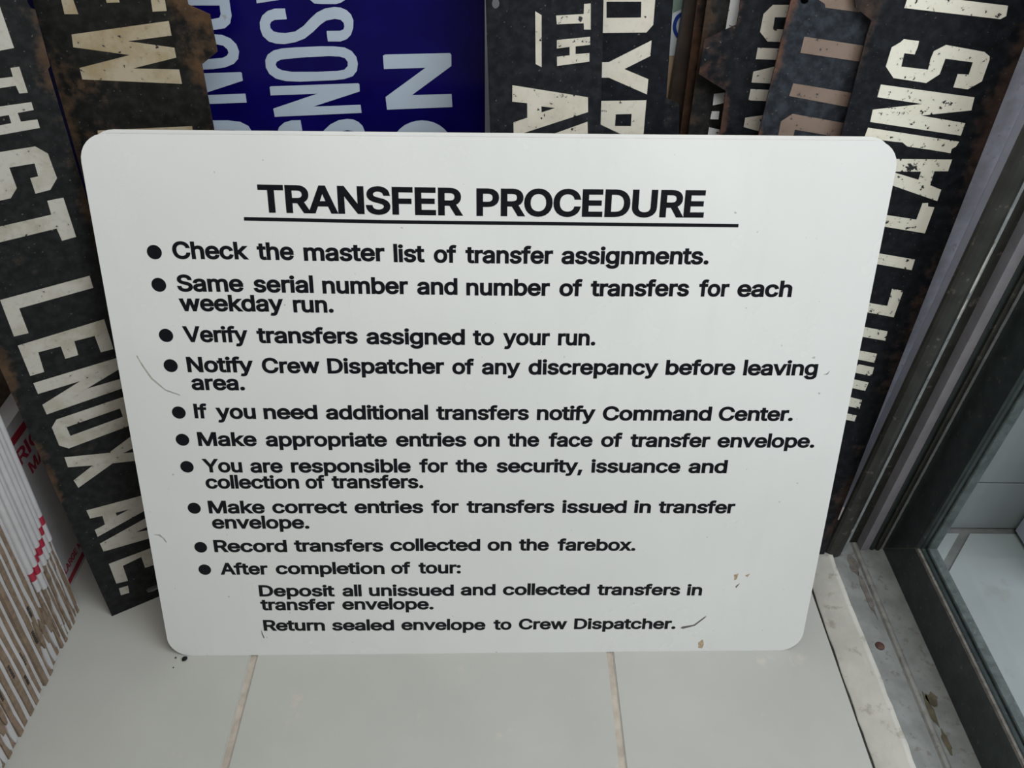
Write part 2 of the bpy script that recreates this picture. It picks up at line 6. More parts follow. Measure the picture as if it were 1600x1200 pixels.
FONT = json.loads(r'''{",":[188,[[38,-119,68,71,137,71,84,-119]]],".":[188,[[95,-4,78,-1,63,9,53,24,50,41,53,59,63,73,78,83,95,87,113,83,128,73,138,59,141,41,138,24,128,9,113,-1]]],":":[188,[[95,-4,78,-1,63,9,53,24,50,41,53,59,63,73,78,83,95,87,113,83,128,73,138,59,141,41,138,24,128,9,113,-1],[95,271,78,274,63,284,53,299,50,316,53,334,63,349,78,359,95,362,113,359,128,349,138,334,141,316,138,299,128,284,113,274]]],"A":[480,[[16,0,201,509,276,509,463,0,395,0,287,302,264,372,232,478,245,478,213,371,191,302,85,0],[110,142,110,199,370,199,370,142]]],"C":[510,[[267,-7,205,1,150,25,104,63,70,115,48,179,40,254,48,329,70,393,104,445,150,484,205,508,267,516,305,513,340,504,373,490,402,471,427,447,448,418,463,385,473,348,408,348,401,373,389,395,375,413,357,428,337,440,315,449,292,454,267,456,223,450,184,432,150,403,125,364,109,314,103,254,109,194,125,145,151,105,184,76,223,59,267,53,292,55,315,60,337,69,357,81,375,96,389,114,401,136,408,160,473,160,463,124,448,91,428,62,402,38,373,19,341,5,305,-4]]],"D":[502,[[219,0,96,0,96,57,215,57,272,63,318,81,354,110,379,149,394,198,399,255,394,312,379,361,354,399,320,428,275,446,221,452,93,452,93,509,225,509,294,501,353,478,399,441,433,391,455,329,462,255,455,181,433,119,398,68,351,31,291,8],[125,509,125,0,60,0,60,509]]],"E":[419,[[60,0,60,509,372,509,372,452,125,452,125,286,355,286,355,229,125,229,125,57,375,57,375,0]]],"F":[410,[[60,0,60,509,369,509,369,452,125,452,125,278,346,278,346,221,125,221,125,0]]],"G":[520,[[269,-7,205,1,149,25,104,64,69,116,47,179,40,254,47,329,69,393,103,445,149,484,203,508,265,516,304,513,340,504,374,489,403,469,429,445,449,416,465,384,474,349,408,349,399,372,387,393,373,411,356,427,337,439,315,448,291,454,265,456,222,450,183,432,150,404,125,364,109,314,103,254,109,194,125,145,151,105,184,76,224,59,269,53,309,57,345,71,374,93,396,123,410,160,415,202,434,199,283,199,283,256,478,256,478,200,471,141,451,91,419,50,377,19,326,0]]],"I":[186,[[60,0,60,509,126,509,126,0]]],"L":[393,[[60,0,60,509,125,509,125,57,361,57,361,0]]],"M":[628,[[60,0,60,509,152,509,277,187,287,159,299,123,311,84,322,49,307,49,318,83,330,121,342,158,352,187,476,509,568,509,568,0,504,0,504,291,504,327,505,369,506,413,507,457,513,457,498,409,482,363,467,322,456,291,342,0,286,0,170,291,159,321,145,361,129,408,112,457,119,457,120,416,121,372,122,328,122,291,122,0]]],"N":[523,[[60,0,60,509,136,509,343,183,363,151,388,107,414,55,405,54,401,108,399,157,399,195,399,509,463,509,463,0,387,0,202,290,177,331,148,381,108,452,119,454,122,384,124,328,125,291,125,0]]],"O":[533,[[267,-7,205,1,150,25,105,63,70,115,48,179,40,254,48,329,70,393,105,445,150,484,205,508,267,516,329,508,384,484,429,445,464,393,486,329,493,254,486,179,464,115,429,63,384,25,329,1],[267,53,310,59,349,76,383,105,408,144,425,194,430,254,425,314,408,365,383,404,349,433,310,450,267,456,223,450,184,433,151,404,125,364,109,314,103,254,109,194,125,144,151,105,184,76,223,59]]],"P":[445,[[60,0,60,509,235,509,289,503,332,487,366,462,390,430,404,391,409,348,404,304,390,265,366,233,332,207,289,191,235,186,109,186,109,242,233,242,269,246,297,256,318,272,333,294,342,319,344,348,342,376,333,402,318,423,297,439,268,449,232,452,125,452,125,0]]],"R":[449,[[60,0,60,509,236,509,290,504,333,489,367,465,390,433,405,395,409,352,405,309,390,271,367,240,333,217,289,203,236,198,96,198,96,255,234,255,269,258,298,267,319,281,334,300,342,324,345,352,342,380,334,405,319,425,298,440,269,449,233,452,125,452,125,0],[353,0,230,229,303,229,428,0]]],"S":[447,[[224,-9,172,-4,128,9,91,31,64,60,46,96,38,137,104,137,110,110,123,88,142,71,166,59,194,52,224,49,257,52,286,60,311,74,329,92,341,114,346,139,342,161,332,179,316,193,296,205,245,222,184,239,128,260,86,289,60,326,52,372,58,413,75,448,102,476,138,498,180,511,227,516,275,511,316,498,351,476,377,449,394,415,401,378,337,378,326,412,302,437,267,453,225,459,194,456,167,448,145,435,129,418,118,398,115,376,119,352,131,334,148,319,169,308,212,293,264,279,312,264,336,252,359,238,379,220,395,198,405,171,408,139,403,99,386,64,360,34,323,11,278,-4]]],"T":[449,[[32,452,32,509,417,509,417,452,257,452,257,0,193,0,193,452]]],"U":[517,[[259,-8,203,-2,154,15,114,43,85,80,66,124,60,173,60,509,124,509,124,178,128,144,141,113,160,87,187,68,220,56,259,52,298,56,331,68,357,87,377,113,389,144,393,178,393,509,457,509,457,173,451,124,433,80,403,43,363,15,315,-2]]],"V":[480,[[204,0,16,509,84,509,192,206,215,137,248,31,235,31,267,138,290,206,395,509,463,509,278,0]]],"Y":[472,[[203,0,203,208,16,509,91,509,192,344,222,292,250,230,224,230,251,293,280,344,381,509,455,509,268,208,268,0]]],"a":[389,[[160,-9,126,-5,94,5,68,22,48,45,35,73,30,108,34,138,43,161,58,179,78,193,100,203,125,211,178,220,234,227,252,230,265,235,273,243,276,255,276,257,273,279,267,297,256,311,240,322,220,329,196,331,171,329,149,322,132,313,118,301,107,288,100,274,41,291,57,322,79,346,104,364,133,375,163,382,194,384,239,379,263,372,286,360,306,343,322,320,333,290,337,251,337,0,277,0,277,52,272,52,252,25,236,12,215,1,190,-6],[170,45,202,49,228,59,248,74,263,93,272,115,276,138,276,190,259,182,231,176,200,171,175,168,134,159,117,150,103,139,95,124,92,105,94,87,102,72,114,61,130,52,149,47]]],"b":[424,[[229,-8,198,-5,172,4,153,17,138,31,118,59,112,59,112,0,53,0,53,509,114,509,114,319,118,319,137,346,152,360,171,373,197,381,229,384,274,378,313,361,345,332,370,293,385,245,390,189,385,133,370,84,346,45,313,16,274,-2],[220,47,253,51,279,66,301,88,316,117,325,151,328,189,325,227,316,261,301,290,280,311,253,325,220,330,188,325,161,312,140,291,125,263,116,229,113,189,116,150,125,115,140,86,162,65,188,51]]],"c":[396,[[207,-8,159,-2,117,16,82,46,56,85,40,133,34,187,40,243,56,291,82,330,117,360,159,378,207,384,234,383,260,377,284,368,305,356,324,341,340,322,353,301,362,277,303,262,290,289,270,311,242,325,207,330,173,325,145,310,124,287,108,258,99,224,96,187,99,151,108,117,124,89,145,66,173,51,207,46,243,52,271,66,292,89,304,117,363,102,354,78,341,56,325,37,306,21,285,9,261,-1,235,-6]]],"d":[424,[[195,-8,151,-2,111,16,79,45,55,84,39,133,34,189,39,245,55,293,79,332,112,361,151,378,196,384,228,381,253,373,272,360,287,346,306,319,311,319,311,509,372,509,372,0,313,0,313,59,307,59,287,31,272,17,252,4,227,-5],[205,47,236,51,263,65,284,86,299,115,309,150,312,189,309,229,300,263,284,291,263,312,237,325,205,330,172,325,145,311,124,290,108,261,99,227,96,189,99,151,109,117,124,88,145,66,172,51]]],"e":[404,[[212,-8,161,-2,117,16,82,46,56,85,40,132,34,187,39,242,55,290,81,329,115,359,157,378,205,384,236,382,266,374,294,361,319,341,341,315,357,282,368,242,371,194,371,169,75,169,75,221,338,221,310,202,307,237,298,269,283,294,263,314,237,326,205,330,173,326,146,313,125,294,109,270,99,241,96,211,96,178,100,139,110,106,128,80,151,61,179,50,212,46,234,48,254,53,271,61,285,73,297,88,306,105,365,91,353,63,335,39,311,19,283,4,249,-5]]],"f":[254,[[228,379,228,327,6,327,6,379],[81,0,81,432,84,461,96,486,113,505,135,519,161,527,187,530,222,527,243,521,227,468,215,472,195,474,171,470,154,460,145,443,142,419,142,0]]],"g":[425,[[207,-151,168,-148,134,-140,105,-127,82,-110,64,-91,51,-69,101,-41,122,-66,136,-78,154,-88,178,-95,207,-97,249,-92,282,-75,304,-47,311,-6,311,68,306,68,287,41,272,28,252,16,227,8,195,5,152,10,113,27,80,53,55,90,39,136,34,191,39,246,55,293,80,332,112,361,152,378,196,384,228,382,253,373,273,360,288,346,308,319,313,319,313,379,372,379,372,-9,367,-54,350,-90,324,-117,291,-136,251,-147],[205,59,237,63,264,75,285,95,300,121,309,154,312,193,309,231,300,264,285,291,264,312,237,325,205,330,172,325,145,312,124,290,109,262,99,229,96,193,99,155,109,123,124,96,145,76,172,63]]],"h":[410,[[114,227,114,0,53,0,53,509,114,509,114,287,102,287,124,332,152,362,187,379,227,384,264,380,295,369,321,349,341,321,353,285,357,240,357,0,296,0,296,235,290,275,273,304,246,323,210,329,184,326,161,317,141,303,126,283,117,257]]],"i":[167,[[53,0,53,379,114,379,114,0],[84,443,67,446,54,455,44,468,41,483,44,499,54,512,67,521,84,524,100,521,114,512,123,499,126,483,123,468,114,455,100,446]]],"k":[381,[[110,137,110,212,121,212,284,379,360,379,184,199,177,199],[53,0,53,509,114,509,114,0],[294,0,148,186,191,229,372,0]]],"l":[149,[[45,0,45,535,104,535,104,0]]],"m":[610,[[53,0,53,379,112,379,112,295,108,295,118,323,132,346,151,363,172,376,195,384,219,386,257,380,287,361,309,331,321,295,312,295,322,321,337,343,357,361,381,375,407,383,437,386,468,383,497,372,522,354,541,328,553,296,557,255,557,0,496,0,496,254,490,289,473,313,447,326,419,330,395,328,374,320,358,307,345,290,338,270,335,247,335,0,274,0,274,260,269,288,253,311,229,326,199,330,178,328,158,320,140,307,126,289,117,266,114,238,114,0]]],"n":[410,[[114,227,114,0,53,0,53,379,112,379,112,287,102,287,124,332,152,362,187,379,227,384,264,380,295,369,321,349,341,321,353,285,357,240,357,0,296,0,296,235,290,275,273,304,246,323,210,329,184,326,161,317,141,303,126,283,117,257]]],"o":[415,[[207,-8,159,-2,117,16,82,46,56,85,40,133,34,187,40,243,56,291,82,330,117,360,159,378,207,384,256,378,299,360,333,330,359,291,376,243,381,187,376,133,359,85,333,46,299,16,256,-2],[207,46,242,51,270,66,292,89,307,117,316,151,319,187,316,224,307,258,292,287,270,310,242,325,207,330,173,325,145,310,124,287,108,258,99,224,96,187,99,151,108,117,124,89,145,66,173,51]]],"p":[424,[[53,-143,53,379,112,379,112,319,118,319,137,346,152,360,171,373,197,381,229,384,274,378,313,361,345,332,370,293,385,245,390,189,385,133,370,84,346,45,313,16,274,-2,229,-8,198,-5,173,4,153,17,138,31,118,59,114,59,114,-143],[220,47,253,51,279,66,301,88,316,117,325,151,328,189,325,227,316,261,301,290,280,311,253,325,220,330,188,325,161,312,140,291,125,263,116,229,113,189,116,150,125,115,140,86,162,65,188,51]]],"q":[424,[[372,-143,311,-143,311,59,306,59,287,31,272,17,252,4,227,-5,195,-8,151,-2,111,16,79,45,55,84,39,133,34,189,39,245,55,293,79,332,112,361,151,378,196,384,228,381,253,373,272,360,287,346,307,319,313,319,313,379,372,379],[205,47,236,51,263,65,284,86,299,115,309,150,312,189,309,229,300,263,284,291,263,312,237,325,205,330,172,325,145,311,124,290,108,261,99,227,96,189,99,151,109,117,124,88,145,66,172,51]]],"r":[259,[[53,0,53,379,112,379,112,321,115,321,130,347,152,367,181,380,213,385,229,384,243,384,243,322,230,324,207,326,182,323,159,315,140,301,126,284,117,262,114,237,114,0]]],"s":[365,[[182,-8,145,-5,112,3,84,18,62,38,45,63,36,94,94,107,105,79,124,60,150,49,181,45,217,50,244,62,262,81,268,103,265,121,254,136,237,147,212,155,149,170,104,186,72,208,53,237,47,274,51,305,65,332,87,354,115,370,149,381,187,384,223,381,254,372,279,358,299,339,314,316,324,290,268,277,258,298,243,316,219,328,187,333,156,329,131,317,114,299,109,277,112,258,124,243,144,232,172,223,229,209,275,194,306,171,325,142,331,107,326,75,312,47,290,24,260,6,223,-5]]],"t":[227,[[204,379,204,327,6,327,6,379],[65,471,126,471,126,98,128,76,136,61,150,53,170,50,185,51,202,54,213,2,192,-3,168,-4,125,2,92,21,72,52,65,93]]],"u":[410,[[182,-5,146,-1,115,11,89,31,69,59,57,95,53,139,53,379,114,379,114,144,119,105,137,75,164,56,200,50,226,53,249,62,268,77,283,97,293,122,296,153,296,379,357,379,357,0,298,0,298,92,307,92,286,47,257,17,222,0]]],"v":[389,[[163,0,17,379,84,379,165,155,187,87,206,21,184,21,203,87,224,155,305,379,371,379,226,0]]],"w":[567,[[138,0,23,379,87,379,133,214,154,137,175,41,165,41,186,135,206,214,252,379,316,379,362,214,382,136,402,41,391,41,413,135,434,214,480,379,545,379,429,0,368,0,319,172,305,225,291,280,277,338,291,338,277,280,263,225,248,172,199,0]]],"x":[379,[[21,0,171,218,171,171,29,379,100,379,147,306,179,253,207,206,175,206,202,253,233,306,282,379,352,379,209,169,209,214,358,0,287,0,231,85,200,136,173,182,205,182,178,136,148,85,91,0]]],"y":[389,[[47,-139,61,-86,71,-87,88,-90,104,-89,118,-84,130,-74,141,-58,151,-36,163,-1,17,379,84,379,165,155,187,87,206,21,184,21,202,87,224,155,305,379,371,379,204,-58,191,-85,177,-107,159,-124,139,-136,117,-143,91,-145,65,-143]]]}''')
random.seed(7)
SC = bpy.context.scene
COL = SC.collection

# ------------------------------------------------------------------ camera, world, lights, exposure
cam = bpy.data.cameras.new('camera'); cam.sensor_width = 36.0
cam.lens = 36.0 * DATA['cam']['f'] / 1600.0; cam.clip_start = 0.02
M = DATA['cam']['M']
cam_obj = bpy.data.objects.new('camera', cam); COL.objects.link(cam_obj)
R3 = Matrix(((M[0][0], -M[1][0], -M[2][0]), (M[0][1], -M[1][1], -M[2][1]), (M[0][2], -M[1][2], -M[2][2])))
cam_obj.matrix_world = Matrix.Translation(Vector(DATA['cam']['C'])) @ R3.to_4x4()
SC.camera = cam_obj
SC.view_settings.view_transform = 'Standard'; SC.view_settings.look = 'None'
SC.view_settings.gamma = 1.0; SC.view_settings.use_curve_mapping = False
SC.view_settings.exposure = 0.0

world = bpy.data.worlds.new('world'); SC.world = world; world.use_nodes = True
bg = world.node_tree.nodes['Background']; bg.inputs[0].default_value = (1.0, 0.98, 0.93, 1); bg.inputs[1].default_value = 0.165

def area(name, loc, target, sx, sy, power, color):
    l = bpy.data.lights.new(name, 'AREA'); l.shape = 'RECTANGLE'; l.size = sx; l.size_y = sy
    l.energy = power; l.color = color
    o = bpy.data.objects.new(name, l); COL.objects.link(o); o.location = loc
    o.rotation_euler = (Vector(target) - Vector(loc)).to_track_quat('-Z', 'Y').to_euler(); return o
area('daylight_door', (1.20, -0.20, 1.25), (0.2, 0.55, 0.45), 1.1, 1.0, 21, (0.86, 0.905, 1.0))
area('fill_board_top', (0.30, 0.10, 1.28), (0.05, 0.55, 0.30), 0.8, 0.4, 8.0, (0.95, 0.96, 0.97))  # added overhead fill, source unseen; makes the board darken towards its foot
area('ceiling_lamp', (-0.55, -0.55, 2.3), (-0.1, 0.4, 0.2), 0.9, 0.5, 3.5, (1.0, 0.92, 0.82))

# ------------------------------------------------------------------ material helpers
def new_mat(name):
    m = bpy.data.materials.new(name); m.use_nodes = True
    nt = m.node_tree; b = nt.nodes['Principled BSDF']; b.inputs['Specular IOR Level'].default_value = .35; return m, nt, b
def nd(nt, typ, **kw):
    n = nt.nodes.new(typ)
    for k, v in kw.items():
        if k in ('operation', 'data_type', 'blend_type', 'noise_dimensions', 'feature', 'clamp', 'use_clamp', 'interpolation_type'): setattr(n, k, v)
        else: n.inputs[k].default_value = v
    return n
def coord(nt, seed=0.0, stretch=(1, 1, 1)):
    tc = nt.nodes.new('ShaderNodeTexCoord'); mp = nt.nodes.new('ShaderNodeMapping')
    nt.links.new(tc.outputs['Object'], mp.inputs[0]); mp.inputs['Location'].default_value = (seed * 1.37, seed * 2.11, seed * .7)
    mp.inputs['Scale'].default_value = stretch; return mp.outputs[0], tc.outputs['Object']
def noise(nt, co, scale, detail=4.0, rough=.55):
    n = nd(nt, 'ShaderNodeTexNoise', Scale=scale, Detail=detail, Roughness=rough); nt.links.new(co, n.inputs['Vector']); return n.outputs['Fac']
def ramp(nt, fac, a, b):
    n = nd(nt, 'ShaderNodeMapRange'); n.interpolation_type = 'SMOOTHSTEP'
    n.inputs['From Min'].default_value = a; n.inputs['From Max'].default_value = b
    nt.links.new(fac, n.inputs['Value']); return n.outputs['Result']
def math_(nt, op, a, b=None, clamp=False):
    n = nt.nodes.new('ShaderNodeMath'); n.operation = op; n.use_clamp = clamp
    for i, x in enumerate((a, b)):
        if x is None: continue
        if isinstance(x, (int, float)): n.inputs[i].default_value = x
        else: nt.links.new(x, n.inputs[i])
    return n.outputs[0]
def mix(nt, fac, a, b):
    n = nt.nodes.new('ShaderNodeMix'); n.data_type = 'RGBA'
    if isinstance(fac, (int, float)): n.inputs[0].default_value = fac
    else: nt.links.new(fac, n.inputs[0])
    for i, x in ((6, a), (7, b)):
        if isinstance(x, tuple): n.inputs[i].default_value = (*x[:3], 1)
        else: nt.links.new(x, n.inputs[i])
    return n.outputs[2]
def bump(nt, b, h, strength, dist):
    n = nt.nodes.new('ShaderNodeBump'); n.inputs['Strength'].default_value = strength; n.inputs['Distance'].default_value = dist
    nt.links.new(h, n.inputs['Height']); nt.links.new(n.outputs[0], b.inputs['Normal'])
def put(nt, b, name, v):
    if isinstance(v, (int, float)): b.inputs[name].default_value = v
    elif isinstance(v, tuple): b.inputs[name].default_value = (*v, 1)
    else: nt.links.new(v, b.inputs[name])

def plain(name, col, rough=.5, var=0.12, scale=30, metallic=0.0, seed=0.0, dirt=None, dirt_amt=0.0, bmp=0.0, spec=.5):
    m, nt, b = new_mat(name); co, _ = coord(nt, seed)
    n1 = noise(nt, co, scale, 5)
    dark = tuple(c * (1 - var) for c in col); light = tuple(min(1, c * (1 + var)) for c in col)
    c = mix(nt, ramp(nt, n1, .3, .7), dark, light)
    if dirt:
        n2 = noise(nt, co, scale * 2.7, 7, .65)
        c = mix(nt, math_(nt, 'MULTIPLY', ramp(nt, n2, .62 - dirt_amt * .2, .70 - dirt_amt * .1), .8), c, dirt)
    put(nt, b, 'Base Color', c); put(nt, b, 'Roughness', rough); b.inputs['Metallic'].default_value = metallic
    b.inputs['Specular IOR Level'].default_value = spec
    if bmp: bump(nt, b, noise(nt, co, scale * 5, 6), bmp, .001)
    return m

def rusty(name, dark, rust, amt, seed, e0=None, e1=None, edgew=.012, rough=.42, rust2=None):
    """painted black steel with rust blooming in from its edges"""
    m, nt, b = new_mat(name); b.inputs['Specular IOR Level'].default_value = .16; co, raw = coord(nt, seed)
    big = noise(nt, co, 16, 7, .62); fine = noise(nt, co, 130, 5, .6)
    f = math_(nt, 'ADD', math_(nt, 'MULTIPLY', big, .75), math_(nt, 'MULTIPLY', fine, .25))
    sep = nt.nodes.new('ShaderNodeSeparateXYZ'); nt.links.new(raw, sep.inputs[0])
    tot = f
    for e, sgn in ((e0, 1), (e1, -1)):
        if e is None: continue
        x = math_(nt, 'SUBTRACT', sep.outputs[0], math_(nt, 'ADD', e[0], math_(nt, 'MULTIPLY', sep.outputs[1], e[1])))
        x = math_(nt, 'MULTIPLY', x, float(sgn))
        w = e[2] if len(e) > 2 else edgew
        x = math_(nt, 'SUBTRACT', 1.0, math_(nt, 'DIVIDE', x, w), True)
        tot = math_(nt, 'ADD', tot, math_(nt, 'MULTIPLY', x, .17))
    th = .625 - amt
    k = ramp(nt, tot, th - .03, th + .10)
    mott = mix(nt, ramp(nt, fine, .35, .7), tuple(c * .42 for c in dark), tuple(c * .95 for c in dark))
    rc = mix(nt, ramp(nt, noise(nt, co, 60, 6, .7), .35, .7), rust, rust2 or tuple(c * .45 for c in rust))
    c = mix(nt, k, mott, rc)
    sp = ramp(nt, noise(nt, co, 420, 3, .5), .68, .72)
    c = mix(nt, math_(nt, 'MULTIPLY', sp, .5), c, (.16, .14, .12))
    put(nt, b, 'Base Color', c)
    put(nt, b, 'Roughness', math_(nt, 'ADD', rough, math_(nt, 'MULTIPLY', k, .35)))
    bump(nt, b, f, .25, .0008)
    return m

def paint_letters(name, col, stain, chip, seed, under=(.02, .02, .022), amt=0.0, rough=.5):
    m, nt, b = new_mat(name); co, _ = coord(nt, seed)
    n1 = noise(nt, co, 38, 6, .6); n2 = noise(nt, co, 210, 5, .6); n3 = noise(nt, co, 75, 8, .72)
    c = mix(nt, ramp(nt, n1, .42, .72), col, stain)
    c = mix(nt, math_(nt, 'MULTIPLY', ramp(nt, n2, .5, .75), .35), c, tuple(x * .55 for x in stain))
    f = math_(nt, 'MAXIMUM', ramp(nt, n2, .70 - chip * .085, .71 - chip * .085), ramp(nt, n3, .655 - amt, .663 - amt))
    c = mix(nt, f, c, under)
    put(nt, b, 'Base Color', c); put(nt, b, 'Roughness', rough); return m

# ------------------------------------------------------------------ mesh helpers
def link(name, me, mat, parent=None, smooth=False):
    o = bpy.data.objects.new(name, me); COL.objects.link(o)
    if mat is not None and not me.materials: me.materials.append(mat)
    if parent: o.parent = parent
    if smooth:
        for f in me.polygons: f.use_smooth = True
    return o
def tag(o, label=None, cat=None, group=None, kind=None):
    if label: o['label'] = label
    if cat: o['category'] = cat
    if group: o['group'] = group
    if kind: o['kind'] = kind
    return o
def empty(name, mw=None, loc=None):
    o = bpy.data.objects.new(name, None); COL.objects.link(o); o.empty_display_size = .03
    if mw is not None: o.matrix_world = mw
    if loc is not None: o.location = loc
    return o
def plate_into(bm, loops, z0, z1, mats=(0, 0)):
    """outer loop plus holes, extruded from z0 to z1 (local z)"""
    tris = tessellate_polygon([[Vector((x, y, 0)) for x, y in L] for L in loops])
    pts = [q for L in loops for q in L]
    top = [bm.verts.new((x, y, z1)) for x, y in pts]; bot = [bm.verts.new((x, y, z0)) for x, y in pts]
    up = []
    for a, b, c in tris:
        (ax, ay), (bx, by), (cx, cy) = pts[a], pts[b], pts[c]
        s = (bx - ax) * (cy - ay) - (by - ay) * (cx - ax)
        if abs(s) < 1e-14: continue
        if s < 0: b, c = c, b
        try:
            f = bm.faces.new((top[a], top[b], top[c])); f.material_index = mats[0]
            f = bm.faces.new((bot[a], bot[c], bot[b])); f.material_index = mats[1]
        except ValueError: pass
    i = 0
    for k, L in enumerate(loops):
        n = len(L); ar = sum(L[j][0] * L[(j + 1) % n][1] - L[(j + 1) % n][0] * L[j][1] for j in range(n))
        ccw = (ar > 0) == (k == 0)
        for j in range(n):
            a, b = i + j, i + (j + 1) % n
            try: f = bm.faces.new((bot[a], bot[b], top[b], top[a]) if ccw else (bot[b], bot[a], top[a], top[b])); f.material_index = mats[1]
            except ValueError: pass
        i += n
def to_mesh(bm, name):
    me = bpy.data.meshes.new(name); bm.to_mesh(me); bm.free(); return me
def plate(name, loops, z0, z1, mat, parent=None, edge_mat=None):
    bm = bmesh.new(); plate_into(bm, loops, z0, z1, (0, 1 if edge_mat else 0)); me = to_mesh(bm, name)
    me.materials.append(mat)
    if edge_mat: me.materials.append(edge_mat)
    return link(name, me, None, parent)
def box(name, lo, hi, mat, parent=None, bevel=0.0):
    bm = bmesh.new(); bmesh.ops.create_cube(bm, size=1)
    for v in bm.verts:
        for i in range(3): v.co[i] = lo[i] + (v.co[i] + .5) * (hi[i] - lo[i])
    if bevel: bmesh.ops.bevel(bm, geom=bm.edges[:], offset=bevel, segments=2, affect='EDGES')
    return link(name, to_mesh(bm, name), mat, parent)
def prism(name, prof, ends, mat, parent=None, smooth=False):
    """profile points carried along a path; ends = list of functions profile point -> 3d point"""
    bm = bmesh.new(); rows = [[bm.verts.new(f(q)) for q in prof] for f in ends]; n = len(prof)
    for r0, r1 in zip(rows, rows[1:]):
        for j in range(n): bm.faces.new((r0[j], r0[(j + 1) % n], r1[(j + 1) % n], r1[j]))
    bm.faces.new(rows[0][::-1]); bm.faces.new(rows[-1])
    bmesh.ops.recalc_face_normals(bm, faces=bm.faces[:])
    return link(name, to_mesh(bm, name), mat, parent, smooth)
def frame_matrix(bx, by, yaw, tilt):
    a, t = math.radians(yaw), math.radians(tilt)
    u = Vector((math.cos(a), math.sin(a), 0)); n0 = Vector((-math.sin(a), math.cos(a), 0))
    v = n0 * math.sin(t) + Vector((0, 0, 1)) * math.cos(t); w = u.cross(v)
    return Matrix(((u.x, v.x, w.x, bx), (u.y, v.y, w.y, by), (u.z, v.z, w.z, 0), (0, 0, 0, 1)))

# ------------------------------------------------------------------ materials
M_tile = plain('tile_glaze', (.395, .388, .352), .28, .035, 9, bmp=.04, dirt=(.46, .42, .37), dirt_amt=.02)
M_grout = plain('grout', (.40, .345, .285), .85, .15, 80, bmp=.5)
M_plaster = plain('plaster', (.78, .78, .78), .8, .06, 12, bmp=.2)
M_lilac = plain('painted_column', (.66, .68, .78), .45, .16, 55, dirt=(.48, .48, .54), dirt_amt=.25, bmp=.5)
M_lilac_lit = plain('painted_column_lit_side', (.80, .83, .95), .35, .05, 40, bmp=.1)  # paler than the front face: window light is put into this colour
M_dark = plain('dark_green_paint', (.020, .028, .027), .38, .25, 60, dirt=(.10, .10, .09), dirt_amt=.1, bmp=.2)
M_dark2 = plain('brown_black_paint', (.026, .026, .022), .42, .3, 45, dirt=(.13, .11, .09), dirt_amt=.2, bmp=.35, seed=3)
M_alu = plain('worn_aluminium', (.26, .275, .27), .5, .18, 90, dirt=(.10, .09, .08), dirt_amt=.2, bmp=.2)
M_pink = plain('grey_painted_strip', (.27, .255, .275), .5, .10, 60, dirt=(.2, .17, .16), dirt_amt=.1)
M_ridge = plain('ridge_metal', (.20, .195, .18), .5, .2, 70, dirt=(.12, .09, .07), dirt_amt=.3)
M_worn = plain('worn_edge_paint', (.13, .115, .10), .6, .3, 120, dirt=(.05, .05, .05), dirt_amt=.4, bmp=.4)
M_outerlip = plain('weathered_lip', (.085, .095, .095), .6, .3, 100, dirt=(.16, .16, .15), dirt_amt=.3, bmp=.4)
M_sillwhite = plain('cream_sill_paint', (.50, .475, .425), .5, .08, 25, dirt=(.33, .30, .25), dirt_amt=.32, bmp=.5)
M_sillgrey = plain('grey_metal_sill', (.200, .208, .198), .5, .16, 45, dirt=(.13, .115, .10), dirt_amt=.35, bmp=.3)
M_stain = plain('brown_stain', (.085, .070, .040), .7, .4, 90, bmp=.3)
M_marble = plain('outdoor_marble', (.30, .312, .315), .35, .07, 8, dirt=(.26, .26, .26), dirt_amt=.18)
M_marblejoint = plain('marble_joint', (.14, .135, .13), .8, .15, 60)
M_outwhite = plain('white_pilaster', (.46, .47, .56), .5, .04, 20)
M_rust_dot = plain('rusted_bolt', (.075, .030, .020), .6, .4, 300, bmp=.5)
M_black = plain('black_ink', (.0050, .0055, .008), .36, .25, 260, spec=.22)
M_bedge = plain('board_edge', (.42, .34, .27), .6, .35, 120, dirt=(.16, .08, .05), dirt_amt=.4)
M_scuff = plain('scuff', (.36, .34, .30), .6, .2, 200)
M_scuff_dark = plain('dark_scuff', (.12, .11, .10), .6, .2, 200)
M_rustspot = plain('rust_spot', (.42, .31, .20), .6, .35, 400)
M_card = plain('brown_corrugated', (.19, .132, .088), .85, .22, 160, bmp=.6)
M_cardwhite = plain('white_board', (.43, .41, .405), .6, .05, 60, bmp=.15)
M_red = plain('red_print', (.30, .014, .034), .55, .08, 60)
M_redtext = plain('dark_red_print', (.30, .022, .045), .6, .08, 60)
M_print = plain('black_print', (.03, .025, .022), .7, .3, 300)
M_tan = plain('tan_cardboard', (.58, .42, .26), .8, .08, 60)
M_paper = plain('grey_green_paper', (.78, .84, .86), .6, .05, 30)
M_green = plain('green_print', (.23, .34, .28), .6, .08, 30)
M_bluering = plain('blue_print', (.008, .05, .33), .5, .05, 30)
M_wood = plain('dark_wood', (.040, .026, .018), .6, .3, 50, bmp=.3)

